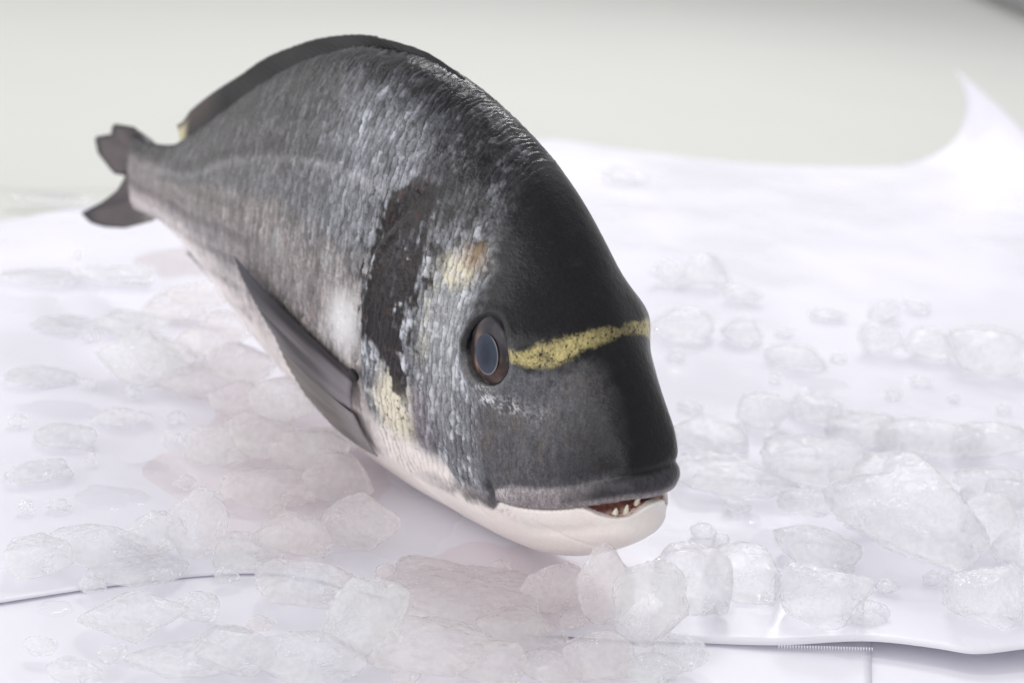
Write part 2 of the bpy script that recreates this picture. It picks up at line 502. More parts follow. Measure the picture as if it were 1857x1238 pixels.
    ridge = np.maximum(ridge, .92 * sstep(-3.0, -.5, x + .5 * n1 + .25 * n2 + .15 * stre) * sstep(.5, 1.1, z - zm))
    S = mixc(S, lin(20, 19, 24), ridge)
    fore = sstep(-.15, .35, zw - .55 + .25 * (ay - 1.2))
    S = mixc(S, lin(21, 20, 25), .97 * fore)
    S = mixc(S, lin(60, 58, 60), .35 * sstep(.3, .8, n2 + .4 * fine) * fore)
    # bluish-grey clear skin round the eye
    ree = np.hypot(x - EYE[0], (z - EYE[2]) * .88)
    S = mixc(S, lin(104, 106, 108), .8 * np.exp(-((ree - .95) / .32) ** 2) * (1 - sstep(.7, 1.3, z)) * sstep(-5.4, -4.2, x))
    S = mixc(S, lin(214, 216, 222), .9 * np.exp(-(((xw + 4.2) / 1.1) ** 2 + ((zw + .85) / .30) ** 2)) * sstep(-.2, .35, n3 + .6 * fine))
    # golden band between the eyes
    zc = curve([(0, 1.47), (.5, 1.42), (1.16, 1.27), (1.6, 1.08), (1.9, .90), (2.2, .78), (2.5, .65)], ay)
    hw = curve([(0, .08), (.14, .12), (.3, .17), (.7, .19), (1.16, .22), (1.6, .32), (1.9, .38), (2.2, .36), (2.5, .2)], ay)
    zc = zc - .0 * x
    band = (1 - sstep(.55, 1.25, np.abs(z - zc + .06 * n2) / hw + .25 * n3 + .22 * fine + .15 * n2)) * (.40 + .60 * sstep(.25, 1.3, ay + .1 * n3)) * sstep(-3.85, -3.45, x)
    gold = .84 * lin(212, 197, 144) * (1 + .30 * n3[:, None]) * np.array((1, 1, .9))
    S = mixc(S, gold, .9 * band * (.35 + .65 * sstep(-.55, .15, n2 + .6 * n3 + .25)) * sstep(-.75, -.2, n4 + .45 * fine + .3 * n2 + .05))
    # lips
    dz = z - zm
    fr = sstep(-1.9, -.2, x)
    ltop = .70 * np.sqrt(np.clip((x + 4.3) / .9, .02, 1))
    lip = sstep(-.03, .04, dz) * (1 - sstep(-.12, .06, dz - ltop + .05 * n3)) * sstep(-4.3, -4.1, x)
    Lc = np.repeat(np.array(lin(158, 150, 154))[None], len(V), 0) * (1 + .22 * fine + .10 * n3)[:, None]
    Lc = mixc(Lc, lin(196, 188, 192), .8 * np.exp(-(((x + 3.75) / .5) ** 2 + ((z + 3.55) / .3) ** 2)) * sstep(-.3, .2, fine + .3))
    Lc = mixc(Lc, lin(46, 45, 52), .92 * sstep(-2.3, -.5, x + .3 * n2) * sstep(-.02, .28, dz))
    Lc = mixc(Lc, lin(150, 143, 146), .5 * (1 - sstep(.02, .25, dz)))
    S = mixc(S, Lc, lip)
    S = mixc(S, lin(52, 46, 50), .8 * np.exp(-(((x + 4.35) / .16) ** 2 + ((z + 3.7) / .3) ** 2)))
    # white lower jaw
    jw = sstep(.02, -.05, dz + .5 * sstep(-3.9, -4.6, x) - .10 * n3 * sstep(-3.9, -4.4, x))
    J = np.repeat(np.array(lin(233, 225, 221))[None], len(V), 0)
    J = mixc(J, lin(222, 206, 204), .5 * sstep(.1, .6, n1)); J = mixc(J, lin(214, 222, 218), .4 * sstep(.1, .6, -n1))
    J = mixc(J, lin(120, 114, 120), .7 * sstep(.62, .74, n4 * .7 + n3 * .5) * np.exp(-(((x + 1.6) / .7) ** 2 + ((z + 3.85) / .16) ** 2)))
    J = mixc(J, lin(158, 148, 152), .7 * np.exp(-(((x + 4.0) / .55) ** 2 + ((z + 4.25) / .22) ** 2)) * sstep(-.3, .3, fine + n3))
    S = mixc(S, J, jw)
    spot = sstep(.35, .75, n4 + .5 * n3) * sstep(-3.3, -4.3, z) * sstep(-4.8, -4.5, z)
    # mix the bare skin in with a ragged edge, grey flecks running over it
    bm = np.clip(bare + .25 * n3 * (bare > .02) * (bare < .98), 0, 1)
    bm = np.where(z < zm, np.maximum(bm, sstep(-4.9, -4.3, x)), bm)
    C = mixc(C, S, bm)
    # throat and breast
    C = mixc(C, lin(234, 226, 222), sstep(-4.3, -4.9, zw - .07 * (x + 5)) * sstep(-13, -10, x))
    C = mixc(C, lin(86, 80, 84), .55 * sstep(.45, .62, n4 * .7 + n3 * .5) * np.exp(-((zw + 4.15 - .05 * (x + 5)) / .30) ** 2) * sstep(-6.2, -5.4, x) * sstep(-3.9, -4.3, x))
    # inside of the mouth
    inm = (np.abs(dz + .2) < .7) & (x > -2.2) & (np.hypot(y / 1.40, (x + 1.45) / 1.36) < .97) & (ay < 1.35)
    I = np.repeat(np.array(lin(168, 112, 102))[None], len(V), 0)
    I = mixc(I, lin(236, 212, 202), sstep(-.22, -.42, dz))
    I = mixc(I, lin(150, 50, 36), .7 * sstep(.2, .5, n4 + .2) * sstep(-.22, -.36, dz))
    C = np.where((inm & (N[:, 2] > .1) | inm & (N[:, 2] < -.6) & (np.hypot(y / 1.40, (x + 1.45) / 1.36) < .90))[:, None], I, C)
    lumc = C.mean(1)
    base_f = .27 + .30 * upper + .36 * np.maximum(hm, bm)
    base_f = np.clip(base_f, 0, .80)
    con = np.clip((np.maximum(lumc, .004) / .17) ** .30, .60, 1.10)
    C = C * (1 + (con - 1) * sc_m * np.maximum(hm, upper) * (1 - blot))[:, None]
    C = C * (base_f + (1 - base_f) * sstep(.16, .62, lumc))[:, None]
    rough = .25 + .08 * n2 * sc_m + .05 * bare + .12 * (1 - sstep(.1, .3, t))
    metal = .15 * body * sstep(.2, .4, t) * (1 - .5 * sstep(.8, 1, t)) + .12 * hm * sc_m
    # relief: scales, wrinkles
    amp = sc_m * (.042 * body * (.35 + .65 * sstep(.15, .4, t)) + .036 * hm * sstep(-4.0, -3.0, z))
    h = amp * (np.clip(l, 0, 1.1) - .5) * (.6 + .8 * rnd) + .010 * sc_m * stre2 + .004 * bare * n3 * sstep(.3, .6, t)
    return np.clip(C, .004, .9), np.clip(rough, .12, .8), np.clip(metal, 0, 1), h

# ---------------- materials ----------------
def fish_material(name, bump_scale=900, bump=.35, coat=.05, grain=((900, .66, 1.30, 1), (1700, .74, 1.24, 0))):
    m = Mat(name)
    a = m.new('ShaderNodeAttribute', attribute_name='col')
    tc = m.new('ShaderNodeTexCoord'); mp = m.new('ShaderNodeMapping'); mp.inputs['Scale'].default_value = (1, 1, .38)
    m.link(tc.outputs['Object'], mp.inputs['Vector'])
    last = a.outputs['Color']
    ga = m.new('ShaderNodeAttribute', attribute_name='grain')
    for scale, lo, hi, src in grain:
        n = m.new('ShaderNodeTexNoise'); n.inputs['Scale'].default_value = scale; n.inputs['Detail'].default_value = 3
        m.link(mp.outputs[0] if src else tc.outputs['Object'], n.inputs['Vector'])
        mx = m.new('ShaderNodeMix', data_type='RGBA', blend_type='MULTIPLY'); m.link(ga.outputs['Fac'], mx.inputs[0])
        m.link(last, mx.inputs[6]); m.link(m.ramp(n.outputs['Fac'], [(.3, (lo,) * 3), (.7, (hi,) * 3)]), mx.inputs[7])
        last = mx.outputs[2]
    m.link(last, m.b.inputs['Base Color'])
    r = m.new('ShaderNodeAttribute', attribute_name='rough'); m.link(r.outputs['Fac'], m.b.inputs['Roughness'])
    k = m.new('ShaderNodeAttribute', attribute_name='metal'); m.link(k.outputs['Fac'], m.b.inputs['Metallic'])
    m.set(Coat_Weight=coat, Coat_Roughness=.14, IOR=1.33)
    m.link(m.bump(m.noise(bump_scale * 1.4, 2), bump, .0004, m.bump(m.noise(bump_scale * .4, 3), bump * .8, .0008)), m.b.inputs['Normal'])
    return m.m

def fin_material(name):
    m = Mat(name)
    a = m.new('ShaderNodeAttribute', attribute_name='col')
    m.link(a.outputs['Color'], m.b.inputs['Base Color'])
    m.set(Roughness=.50, Coat_Weight=.05, Coat_Roughness=.25, IOR=1.33)
    tr = m.new('ShaderNodeBsdfTranslucent'); m.link(a.outputs['Color'], tr.inputs['Color'])
    mx = m.new('ShaderNodeMixShader'); mx.inputs[0].default_value = .15
    m.link(m.b.outputs[0], mx.inputs[1]); m.link(tr.outputs[0], mx.inputs[2])
    m.link(mx.outputs[0], m.out.inputs['Surface'])
    return m.m

def plain(name, col, rough=.4, coat=0, sss=0):
    m = Mat(name)
    m.set(Base_Color=(*col, 1), Roughness=rough, Coat_Weight=coat, Coat_Roughness=.06)
    if sss:
        m.set(Subsurface_Weight=sss, Subsurface_Scale=.004)
    return m.m

def paper_material(name, col, soak=.5):
    m = Mat(name)
    n = m.noise(6, 3)
    m.link(m.ramp(n, [(.3, tuple(c * .975 for c in col)), (.7, col)]), m.b.inputs['Base Color'])
    wet = m.noise(9, 3)
    rr = m.new('ShaderNodeMapRange'); m.link(wet, rr.inputs['Value'])
    rr.inputs['From Min'].default_value = .38; rr.inputs['From Max'].default_value = .60
    rr.inputs['To Min'].default_value = soak; rr.inputs['To Max'].default_value = .5
    m.link(rr.outputs[0], m.b.inputs['Roughness'])
    nm = m.bump(m.noise(14, 4), .22, .005)
    m.link(m.bump(m.noise(700, 2), .08, .0003, nm), m.b.inputs['Normal'])
    return m.m

def ice_material(name, tint, cloudy):
    """wet melting ice: clear in places, milky in others, denser towards the rims"""
    m = Mat(name)
    b1 = m.bump(m.noise(170, 5, .6), .50, .0022)
    b2 = m.bump(m.noise(380, 3, .6), .8, .0010, b1)
    m.set(Base_Color=(*tint, 1), Roughness=.06, IOR=1.31, Transmission_Weight=1.0)
    m.link(b2, m.b.inputs['Normal'])
    d = m.new('ShaderNodeBsdfDiffuse'); d.inputs['Color'].default_value = (*[min(.95, c * .98) for c in tint], 1)
    tr = m.new('ShaderNodeBsdfTranslucent'); tr.inputs['Color'].default_value = (*tint, 1)
    m.link(b1, d.inputs['Normal'])
    milky = m.new('ShaderNodeMixShader'); milky.inputs[0].default_value = .68
    m.link(d.outputs[0], milky.inputs[1]); m.link(tr.outputs[0], milky.inputs[2])
    clear = m.new('ShaderNodeBsdfTransparent'); clear.inputs['Color'].default_value = (*[.5 + .5 * c for c in tint], 1)
    pane = m.new('ShaderNodeMixShader'); pane.inputs[0].default_value = .26
    m.link(clear.outputs[0], pane.inputs[1]); m.link(m.b.outputs[0], pane.inputs[2])
    nz = m.noise(55, 4, .6)
    mr = m.new('ShaderNodeMapRange'); m.link(nz, mr.inputs['Value'])
    mr.inputs['From Min'].default_value = .3; mr.inputs['From Max'].default_value = .7
    mr.inputs['To Min'].default_value = max(0, cloudy - .18); mr.inputs['To Max'].default_value = min(1, cloudy + .18)
    core = m.new('ShaderNodeMixShader')
    m.link(mr.outputs[0], core.inputs[0]); m.link(pane.outputs[0], core.inputs[1]); m.link(milky.outputs[0], core.inputs[2])
    gl = m.new('ShaderNodeBsdfGlossy'); gl.inputs['Roughness'].default_value = .03
    m.link(b2, gl.inputs['Normal'])
    fz = m.new('ShaderNodeFresnel'); fz.inputs['IOR'].default_value = 1.31; m.link(b2, fz.inputs['Normal'])
    wet = m.new('ShaderNodeMixShader')
    geo = m.new('ShaderNodeNewGeometry')
    outer = m.new('ShaderNodeMath', operation='SUBTRACT'); outer.inputs[0].default_value = 1; m.link(geo.outputs['Backfacing'], outer.inputs[1])
    fo = m.new('ShaderNodeMath', operation='MULTIPLY'); m.link(fz.outputs[0], fo.inputs[0]); m.link(outer.outputs[0], fo.inputs[1])
    m.link(fo.outputs[0], wet.inputs[0]); m.link(core.outputs[0], wet.inputs[1]); m.link(gl.outputs[0], wet.inputs[2])
    m.link(wet.outputs[0], m.out.inputs['Surface'])
    return m.m

M_SKIN = fish_material('fish_skin')
M_FIN = fin_material('fish_fin')
M_TOOTH = plain('tooth_ivory', (.80, .74, .62), .3, .3, .2)
M_EYE = fish_material('fish_eye', 300, .02, .10, ((420, .85, 1.1, 0),))
M_EYE.node_tree.nodes['Principled BSDF'].inputs['IOR'].default_value = 1.22
M_TABLE = paper_material('table_offwhite', (.64, .647, .612))
M_PAPER = paper_material('paper_white', (.83, .818, .895), .16)
M_PAPER2 = paper_material('paper_white_under', (.83, .82, .89))
M_ICE = [ice_material('ice_clear', (.992, .992, .998), .28), ice_material('ice_shade_pink', (.993, .972, .968), .31),  # pinkish one: tint of the fish's shade and reflection put into the ice
         ice_material('ice_greenish', (.984, .992, .985), .28)]
def water_material(name, tint):
    m = Mat(name)
    c = m.new('ShaderNodeBsdfTransparent'); c.inputs['Color'].default_value = (*tint, 1)
    g = m.new('ShaderNodeBsdfGlossy'); g.inputs['Roughness'].default_value = .03
    bn = m.bump(m.noise(60, 3), .25, .002); m.link(bn, g.inputs['Normal'])
    f = m.new('ShaderNodeFresnel'); f.inputs['IOR'].default_value = 1.33; m.link(bn, f.inputs['Normal'])
    mx = m.new('ShaderNodeMixShader')
    geo = m.new('ShaderNodeNewGeometry')
    outer = m.new('ShaderNodeMath', operation='SUBTRACT'); outer.inputs[0].default_value = 1; m.link(geo.outputs['Backfacing'], outer.inputs[1])
    fo = m.new('ShaderNodeMath', operation='MULTIPLY'); m.link(f.outputs[0], fo.inputs[0]); m.link(outer.outputs[0], fo.inputs[1])
    m.link(fo.outputs[0], mx.inputs[0]); m.link(c.outputs[0], mx.inputs[1]); m.link(g.outputs[0], mx.inputs[2])
    m.link(mx.outputs[0], m.out.inputs['Surface'])
    return m.m
M_WATER = water_material('meltwater', (.985, .985, .99))
M_SHADE_FILM = water_material('shade_film_pink', (.985, .958, .952))  # added film that carries the pink of shade and reflection under the fish
M_RAIL = plain('grey_rim', (.30, .30, .31), .4)

# ---------------- table and paper ----------------
def grid_mesh(name, nu, nv, fn):
    u, v = np.meshgrid(np.linspace(0, 1, nu), np.linspace(0, 1, nv), indexing='ij')
    P = fn(u.ravel(), v.ravel())
    i = np.arange(nu * nv).reshape(nu, nv)
    F = np.stack([i[:-1, :-1], i[1:, :-1], i[1:, 1:], i[:-1, 1:]], -1).reshape(-1, 4)
    return make_mesh(name, P, F)

def thicken(o, t):
    md = o.modifiers.new('thickness', 'SOLIDIFY'); md.thickness = t / 100; md.offset = 0
    return o

ZT = -.55                                                     # table top, cm (paper lies on it)
o = obj('table', grid_mesh('table', 2, 2, lambda u, v: np.c_[-420 + 560 * u, -160 + 560 * v, ZT - .05 + 0 * u]), M_TABLE)
o['kind'] = 'structure'

def edge_curve(pts, s):
    p = np.array([onto(a, b)[:2] for a, b in pts])
    k = np.r_[0, np.cumsum(np.linalg.norm(np.diff(p, axis=0), axis=1))]; k /= k[-1]
    return np.c_[curve(list(zip(k, p[:, 0])), s), curve(list(zip(k, p[:, 1])), s)]

FRONT = [(-700, 1230), (-250, 1120), (0, 1084), (300, 1040), (500, 1032), (700, 1075), (900, 1130), (1100, 1150), (1270, 1156), (1420, 1165),
         (1580, 1168), (1700, 1185), (1760, 1196), (1857, 1190), (2100, 1170), (2500, 1150)]
FAR = [(-500, 470), (0, 400), (300, 345), (600, 300), (850, 262), (1000, 252), (1130, 270), (1300, 290), (1420, 299), (1530, 302),
       (1640, 302), (1720, 302), (1800, 302), (1890, 304)]

def paper_z(p):
    q = np.c_[p, np.zeros(len(p))]
    return .10 * fbm(q * .10, 31, 3) + .05 * fbm(q * .33, 33, 2) - .02

def sheet_main(u, v):
    a, b = edge_curve(FRONT, u), edge_curve(FAR, u)
    p = a + (b - a) * v[:, None]
    P = np.c_[p, np.zeros(len(p))]
    z = paper_z(p) * sstep(0, .05, v) - .15 * (1 - sstep(0, .05, v)) * (1 - sstep(.55, .7, u))
    fr = np.exp(-(v / .035) ** 2)
    z = z + fr * (.0 + .30 * sstep(.60, .80, u) + .02 * np.sin(u * 40))
    z = z - .12 * sstep(.0, .25, v) * 0
    P[:, 2] = z
    # the far right corner lifts off the table and leans back over itself
    K = onto(*FAR[-1])[:2]
    L = np.linalg.norm(K - onto(1590, 300)[:2])
    e = np.clip(1 - np.linalg.norm(p - K, axis=1) / L, 0, 1)
    s_ = px_per_cm([K[0], K[1], 0])
    P[:, :2] -= AX_R[None, :2] * (190 / s_ * e ** 3)[:, None]
    P[:, 2] += 165 / s_ * e ** 2
    return P
o = thicken(obj('paper_sheet', grid_mesh('paper_sheet', 260, 160, sheet_main), M_PAPER), .02)
tag(o, 'large white paper sheet under the fish, far right corner curled up', 'paper sheet')

def flat_sheet(pts, z, seed, amp=.04):
    P = np.array([onto(a, b)[:2] for a, b in pts])
    def fn(u, v):
        q = (P[0] * ((1 - u) * (1 - v))[:, None] + P[1] * (u * (1 - v))[:, None]
             + P[2] * (u * v)[:, None] + P[3] * ((1 - u) * v)[:, None])
        return np.c_[q, z + amp * fbm(np.c_[q * .15, 0 * u + seed], seed, 3)]
    return fn
# lower sheet in front, its saw-toothed edge just showing under the upper one
fn = flat_sheet([(-500, 1500), (1590, 1500), (1580, 1060), (-500, 900)], -.24, 41, .02)
o = thicken(obj('paper_sheet', grid_mesh('paper_under', 120, 60, fn), M_PAPER2), .02)
tag(o, 'lower white paper sheet at the bottom edge, under the big sheet', 'paper sheet')
a0, a1 = onto(1412, 1166, .1), onto(1586, 1171, .1)
n = 34
V = []; F = []
for i in range(n):
    p = a0 + (a1 - a0) * (i / n); q = a0 + (a1 - a0) * ((i + .5) / n)
    down = np.array((.55, -.62, 0)) * .14
    b = len(V)
    V += [p, q, (p + q) / 2 + down - np.array((0, 0, .05))]
    F.append((b, b + 1, b + 2))
V = np.array(V); V[:, 2] += -.05
o = thicken(obj('saw_tooth_edge', make_mesh('saw_tooth_edge', V, F, False), M_PAPER2, o), .02)
o['label'] = 'row of fine torn paper teeth'
fn = flat_sheet([(1560, 1500), (2300, 1500), (2300, 1080), (1540, 1080)], -.29, 43, .02)
o = thicken(obj('paper_sheet', grid_mesh('paper_corner', 60, 30, fn), M_PAPER2), .02)
tag(o, 'white paper in the bottom right corner, under the big sheet', 'paper sheet')
# far sheet whose straight edge runs up to the left behind the tail
def far_sheet(u, v):
    l0, l1 = onto(430, 30)[:2], onto(0, 240)[:2]
    a, b = onto(120, -110)[:2], onto(-1200, 330)[:2]
    c, d = onto(3200, -150)[:2], onto(2900, 330)[:2]
    q = (a * ((1 - u) * (1 - v))[:, None] + b * (u * (1 - v))[:, None] + d * (u * v)[:, None] + c * ((1 - u) * v)[:, None])
    n = np.array((-(l1 - l0)[1], (l1 - l0)[0])); n /= np.linalg.norm(n)
    dd = (q - l0) @ n
    return np.c_[q, -.44 + 1.3 * np.exp(-(dd / 2.2) ** 2) + .05 * fbm(np.c_[q * .05, 0 * u], 47, 2)]
o = thicken(obj('paper_sheet', grid_mesh('paper_far', 60, 420, far_sheet), M_TABLE), .02)
tag(o, 'blurred off-white sheet behind the fish with a slanting crease', 'paper sheet')
# dark rim far away in the top right corner
a, b = onto(1700, -45), onto(1960, 66)
d = (b - a) / np.linalg.norm(b - a); nn = np.array((-d[1], d[0], 0))
V = []; ring = []
for s in np.linspace(0, 1, 14):
    c = a + (b - a) * s
    for k in range(8):
        an = k / 8 * 2 * math.pi
        V.append(c + nn * 1.6 * math.cos(an) + np.array((0, 0, 1.6 + 1.6 * math.sin(an))))
F = [(i * 8 + k, i * 8 + (k + 1) % 8, (i + 1) * 8 + (k + 1) % 8, (i + 1) * 8 + k) for i in range(13) for k in range(8)]
F += [tuple(range(7, -1, -1)), tuple(range(13 * 8, 14 * 8))]
o = obj('tray_rim', make_mesh('tray_rim', np.array(V), F), M_RAIL)
tag(o, 'blurred dark grey bar cut off by the top right corner', 'bar')

# ---------------- the fish ----------------
fish = bpy.data.objects.new('sea_bream', None)
sc.collection.objects.link(fish)
fish.location = (0, 0, GROUND / 100)
fish.empty_display_size = .02
tag(fish, 'whole raw grey sea bream with golden brow band, lying upright on ice', 'fish')

V, Q = fish_mesh(1.25)
V = relax(V, Q)
N = vertex_normals(V, Q)
C, rough, metal, h = skin(V, N)
V = V + N * h[:, None]
me = make_mesh('body', V, Q)
lum = C.mean(1)
set_attr(me, 'col', C); set_attr(me, 'rough', rough); set_attr(me, 'metal', metal); set_attr(me, 'grain', .9 - .85 * sstep(.30, .60, lum))
obj('body', me, M_SKIN, fish)

def flank_y(x, z):
    """half width of the plain body at (x, z)"""
    zt, zb, w, tm = curve(TOP, x), curve(BOT, x), curve(WID, x), curve(TMID, x)
    zm = zb + tm * (zt - zb)
    s = np.abs(z - zm) / np.where(z > zm, zt - zm, zm - zb)
    return w * np.sqrt(np.clip(1 - s ** np.where(z > zm, curve(PTOP, x), curve(PBOT, x)), 0, 1))

# eyes
def eye(side):
    c = EYE.copy()
    ysurf = 2.36
    def dome(rx, rz, bulge, y0, cx=0, cz=0, nr=36, na=96, r0=0.):
        r = np.linspace(r0, 1, nr); an = np.linspace(0, 2 * math.pi, na, endpoint=False)
        R_, A_ = np.meshgrid(r, an, indexing='ij')
        x = c[0] + cx + rx * R_ * np.cos(A_); z = c[2] + cz + rz * R_ * np.sin(A_)
        y = y0 + bulge * (np.sqrt(np.clip(1.02 - R_ ** 2, 0, 2)) )
        P = np.stack([x, -y if side < 0 else y, z], -1).reshape(-1, 3)
        i = np.arange(nr * na).reshape(nr, na); j = np.roll(i, -1, 1)
        F = np.stack([i[:-1], i[1:], j[1:], j[:-1]], -1).reshape(-1, 4)
        if side > 0:
            F = F[:, ::-1]
        return P, F, R_.ravel(), A_.ravel()
    P, F, r, a = dome(.92, 1.04, .32, 2.36)
    me = make_mesh('eye', P, F)
    nz = fbm(P * 3.2, 61, 3); nz2 = fbm(np.c_[a * 3, r * 2, r * 0], 62, 3)
    col = np.repeat(np.array(lin(58, 50, 50))[None], len(P), 0)
    col = mixc(col, lin(98, 84, 80), .8 * sstep(-.1, .5, nz + .3 * nz2))
    col = mixc(col, lin(186, 150, 130), .75 * np.exp(-(((P[:, 0] - c[0] + .38) / .14) ** 2 + ((P[:, 2] - c[2] + .42) / .22) ** 2)))
    col = mixc(col, lin(150, 128, 112), .6 * np.exp(-(((P[:, 0] - c[0] + .30) / .16) ** 2 + ((P[:, 2] - c[2] - .30) / .3) ** 2)))
    col = mixc(col, lin(88, 64, 60), .5 * np.exp(-(((P[:, 0] - c[0] - .45) / .25) ** 2 + ((P[:, 2] - c[2] + .45) / .25) ** 2)))
    col = mixc(col, lin(52, 50, 56), .9 * sstep(.15, .65, (P[:, 2] - c[2]) + .5 * (P[:, 0] - c[0]) + .2 * nz))  # upper iris darkened, the lid's shade put into the colour
    col = mixc(col, lin(150, 142, 140), .5 * np.exp(-((r - .85) / .025) ** 2) * sstep(-.2, .6, nz2 + .5 * nz))
    col = mixc(col, lin(30, 29, 32), sstep(.87, .95, r + .05 * nz))
    set_attr(me, 'col', col); set_attr(me, 'rough', np.full(len(P), .22)); set_attr(me, 'metal', .25 * (r < .86)); set_attr(me, 'grain', np.ones(len(P)))
    e = obj('eye', me, M_EYE, fish)
    P, F, r, a = dome(.50, .60, .05, 2.655, .06, -.02, 24, 64)
    me = make_mesh('pupil', P, F)
    col = np.repeat(np.array(lin(40, 46, 60))[None], len(P), 0)
    col = mixc(col, lin(66, 72, 88), sstep(.2, .9, r) * .5)
    col = mixc(col, lin(156, 148, 146), sstep(.90, .95, r) * (1 - sstep(.98, 1, r)) * .6 * sstep(-.3, .3, np.sin(a + 2.4) + .4))
    set_attr(me, 'col', col); set_attr(me, 'rough', np.full(len(P), .25)); set_attr(me, 'metal', np.zeros(len(P))); set_attr(me, 'grain', np.ones(len(P)))
    obj('pupil', me, M_EYE, e)
eye(-1); eye(1)

# fins: rays fanned from a base line to an outline, thin webs between
def fan(base, tip, nt=30, per=6, amp=.05, droop=None, ctrl=None):
    """base, tip: (n,3) ray ends -> grid of points, parameters s (across) and t (along)"""
    n = len(base)
    s = np.linspace(0, n - 1, (n - 1) * per + 1)
    k = np.arange(n)
    B = np.stack([np.interp(s, k, base[:, d]) for d in range(3)], 1)
    T = np.stack([np.interp(s, k, tip[:, d]) for d in range(3)], 1)
    t = np.linspace(0, 1, nt)
    P = B[:, None] + (T - B)[:, None] * t[None, :, None]
    if ctrl is not None:
        Cc = np.stack([np.interp(s, k, ctrl[:, d]) for d in range(3)], 1)
        tt = t[None, :, None]
        P = B[:, None] * (1 - tt) ** 2 + 2 * Cc[:, None] * tt * (1 - tt) + T[:, None] * tt ** 2
    i = np.arange(len(s) * nt).reshape(len(s), nt)
    F = np.stack([i[:-1, :-1], i[1:, :-1], i[1:, 1:], i[:-1, 1:]], -1).reshape(-1, 4)
    S = np.repeat(s[:, None], nt, 1); Tt = np.repeat(t[None], len(s), 0)
    return P, F, S, Tt

def resample(pts, n):
    p = np.array(pts, float)
    k = np.r_[0, np.cumsum(np.linalg.norm(np.diff(p, axis=0), axis=1))]; k /= k[-1]
    s = np.linspace(0, 1, n)
    return np.stack([np.interp(s, k, p[:, d]) for d in range(p.shape[1])], 1)

def add_fin(name, P, F, S, T, colfn, axis, amp, thick, parent=fish):
    rays = np.cos(S * 2 * math.pi)
    P = P + axis * (amp * rays * sstep(0, .15, T) * (1 - .6 * T))[:, :, None]
    me = make_mesh(name, P.reshape(-1, 3), F)
    set_attr(me, 'col', np.clip(colfn(P.reshape(-1, 3), S.ravel(), T.ravel()), .01, .9))
    return thicken(obj(name, me, M_FIN, parent), thick)

# tail fin
tipo = resample([(-31.2, .0, 1.55), (-33.7, .25, 1.2), (-33.9, .3, .7), (-35.7, .35, .25), (-35.3, .3, -.4), (-33.4, .1, -.85), (-31.9, 0, -.62),
                 (-32.8, 0, -1.5), (-34.4, .05, -2.4), (-36.9, .15, -3.5), (-35.8, .1, -3.68), (-34.4, .05, -3.5), (-32.2, 0, -3.0)], 60)
bz = np.linspace(1.25, -1.95, 60)
base = np.c_[-29.2 - .4 * np.cos(np.linspace(-1, 1, 60) * 1.2), np.zeros(60), bz]
P, F, S, T = fan(base, tipo, 26, 3)
def tail_col(p, s, t):
    n = fbm(p * 1.2, 71, 3)
    c = np.repeat(np.array(lin(96, 88, 90))[None], len(p), 0) * (1 + .22 * np.cos(s * 2 * math.pi) + .2 * n)[:, None]
    c = mixc(c, lin(46, 42, 46), .9 * sstep(.84, .97, t))
    c = mixc(c, lin(46, 44, 50), .9 * sstep(-34.8, -36.2, p[:, 0]) * (p[:, 2] < -2))
    c = mixc(c, lin(50, 46, 50), .9 * np.exp(-(((p[:, 0] + 31.0) / 1.2) ** 2 + ((p[:, 2] - 1.2) / .5) ** 2)))
    c = mixc(c, lin(54, 42, 44), .9 * np.exp(-(((p[:, 0] + 31.6) / .45) ** 2 + ((p[:, 2] + .6) / .35) ** 2)))
    c = mixc(c, lin(150, 152, 150), .6 * np.exp(-(((p[:, 0] + 29.8) / .5) ** 2)))
    return c
add_fin('tail_fin', P, F, S, T, tail_col, np.array((0, 1., 0)), .04, .12)

# dorsal fin, folded down into its groove
nx = 46
xd = np.linspace(-9.6, -27.0, nx)
hd = curve([(-9.6, .0), (-11, .10), (-13.6, .24), (-16.75, .52), (-20.2, .88), (-23.3, 1.08), (-25.6, 1.12), (-26.6, 1.05), (-27, .75)], xd)
hd = hd + .025 * np.array([(-1) ** i for i in range(nx)]) * sstep(-9.6, -12, xd) * (1 - sstep(-22, -24, xd))
base = np.c_[xd, 0 * xd, curve(TOP, xd) - .15]
lean = 1.7 * sstep(-9.6, -12.5, xd) * (1 - .75 * sstep(-24.5, -27, xd))
tip = np.c_[xd - lean, .10 + .06 * np.sin(xd * 1.7), curve(TOP, xd - lean) + np.interp(-(xd - lean), -xd, hd)]
P, F, S, T = fan(base, tip, 12, 4)
def dorsal_col(p, s, t):
    n = fbm(p * 1.5, 73, 3)
    c = np.repeat(np.array(lin(36, 35, 39))[None], len(p), 0) * (1 + .12 * np.cos(s * 2 * math.pi) + .5 * n)[:, None]
    c = mixc(c, lin(34, 34, 34), .6 * sstep(-17, -19, p[:, 0]) * (1 - sstep(-23, -24.5, p[:, 0])) * t)
    c = mixc(c, lin(96, 86, 84), .75 * sstep(-23.5, -25.2, p[:, 0]) * t)
    c = mixc(c, lin(214, 206, 170), .9 * sstep(-26.4, -27.0, p[:, 0]) * (1 - sstep(.6, 1.0, t)))
    return c
add_fin('dorsal_fin', P, F, S, T, dorsal_col, np.array((0, 1., 0)), .012, .13)

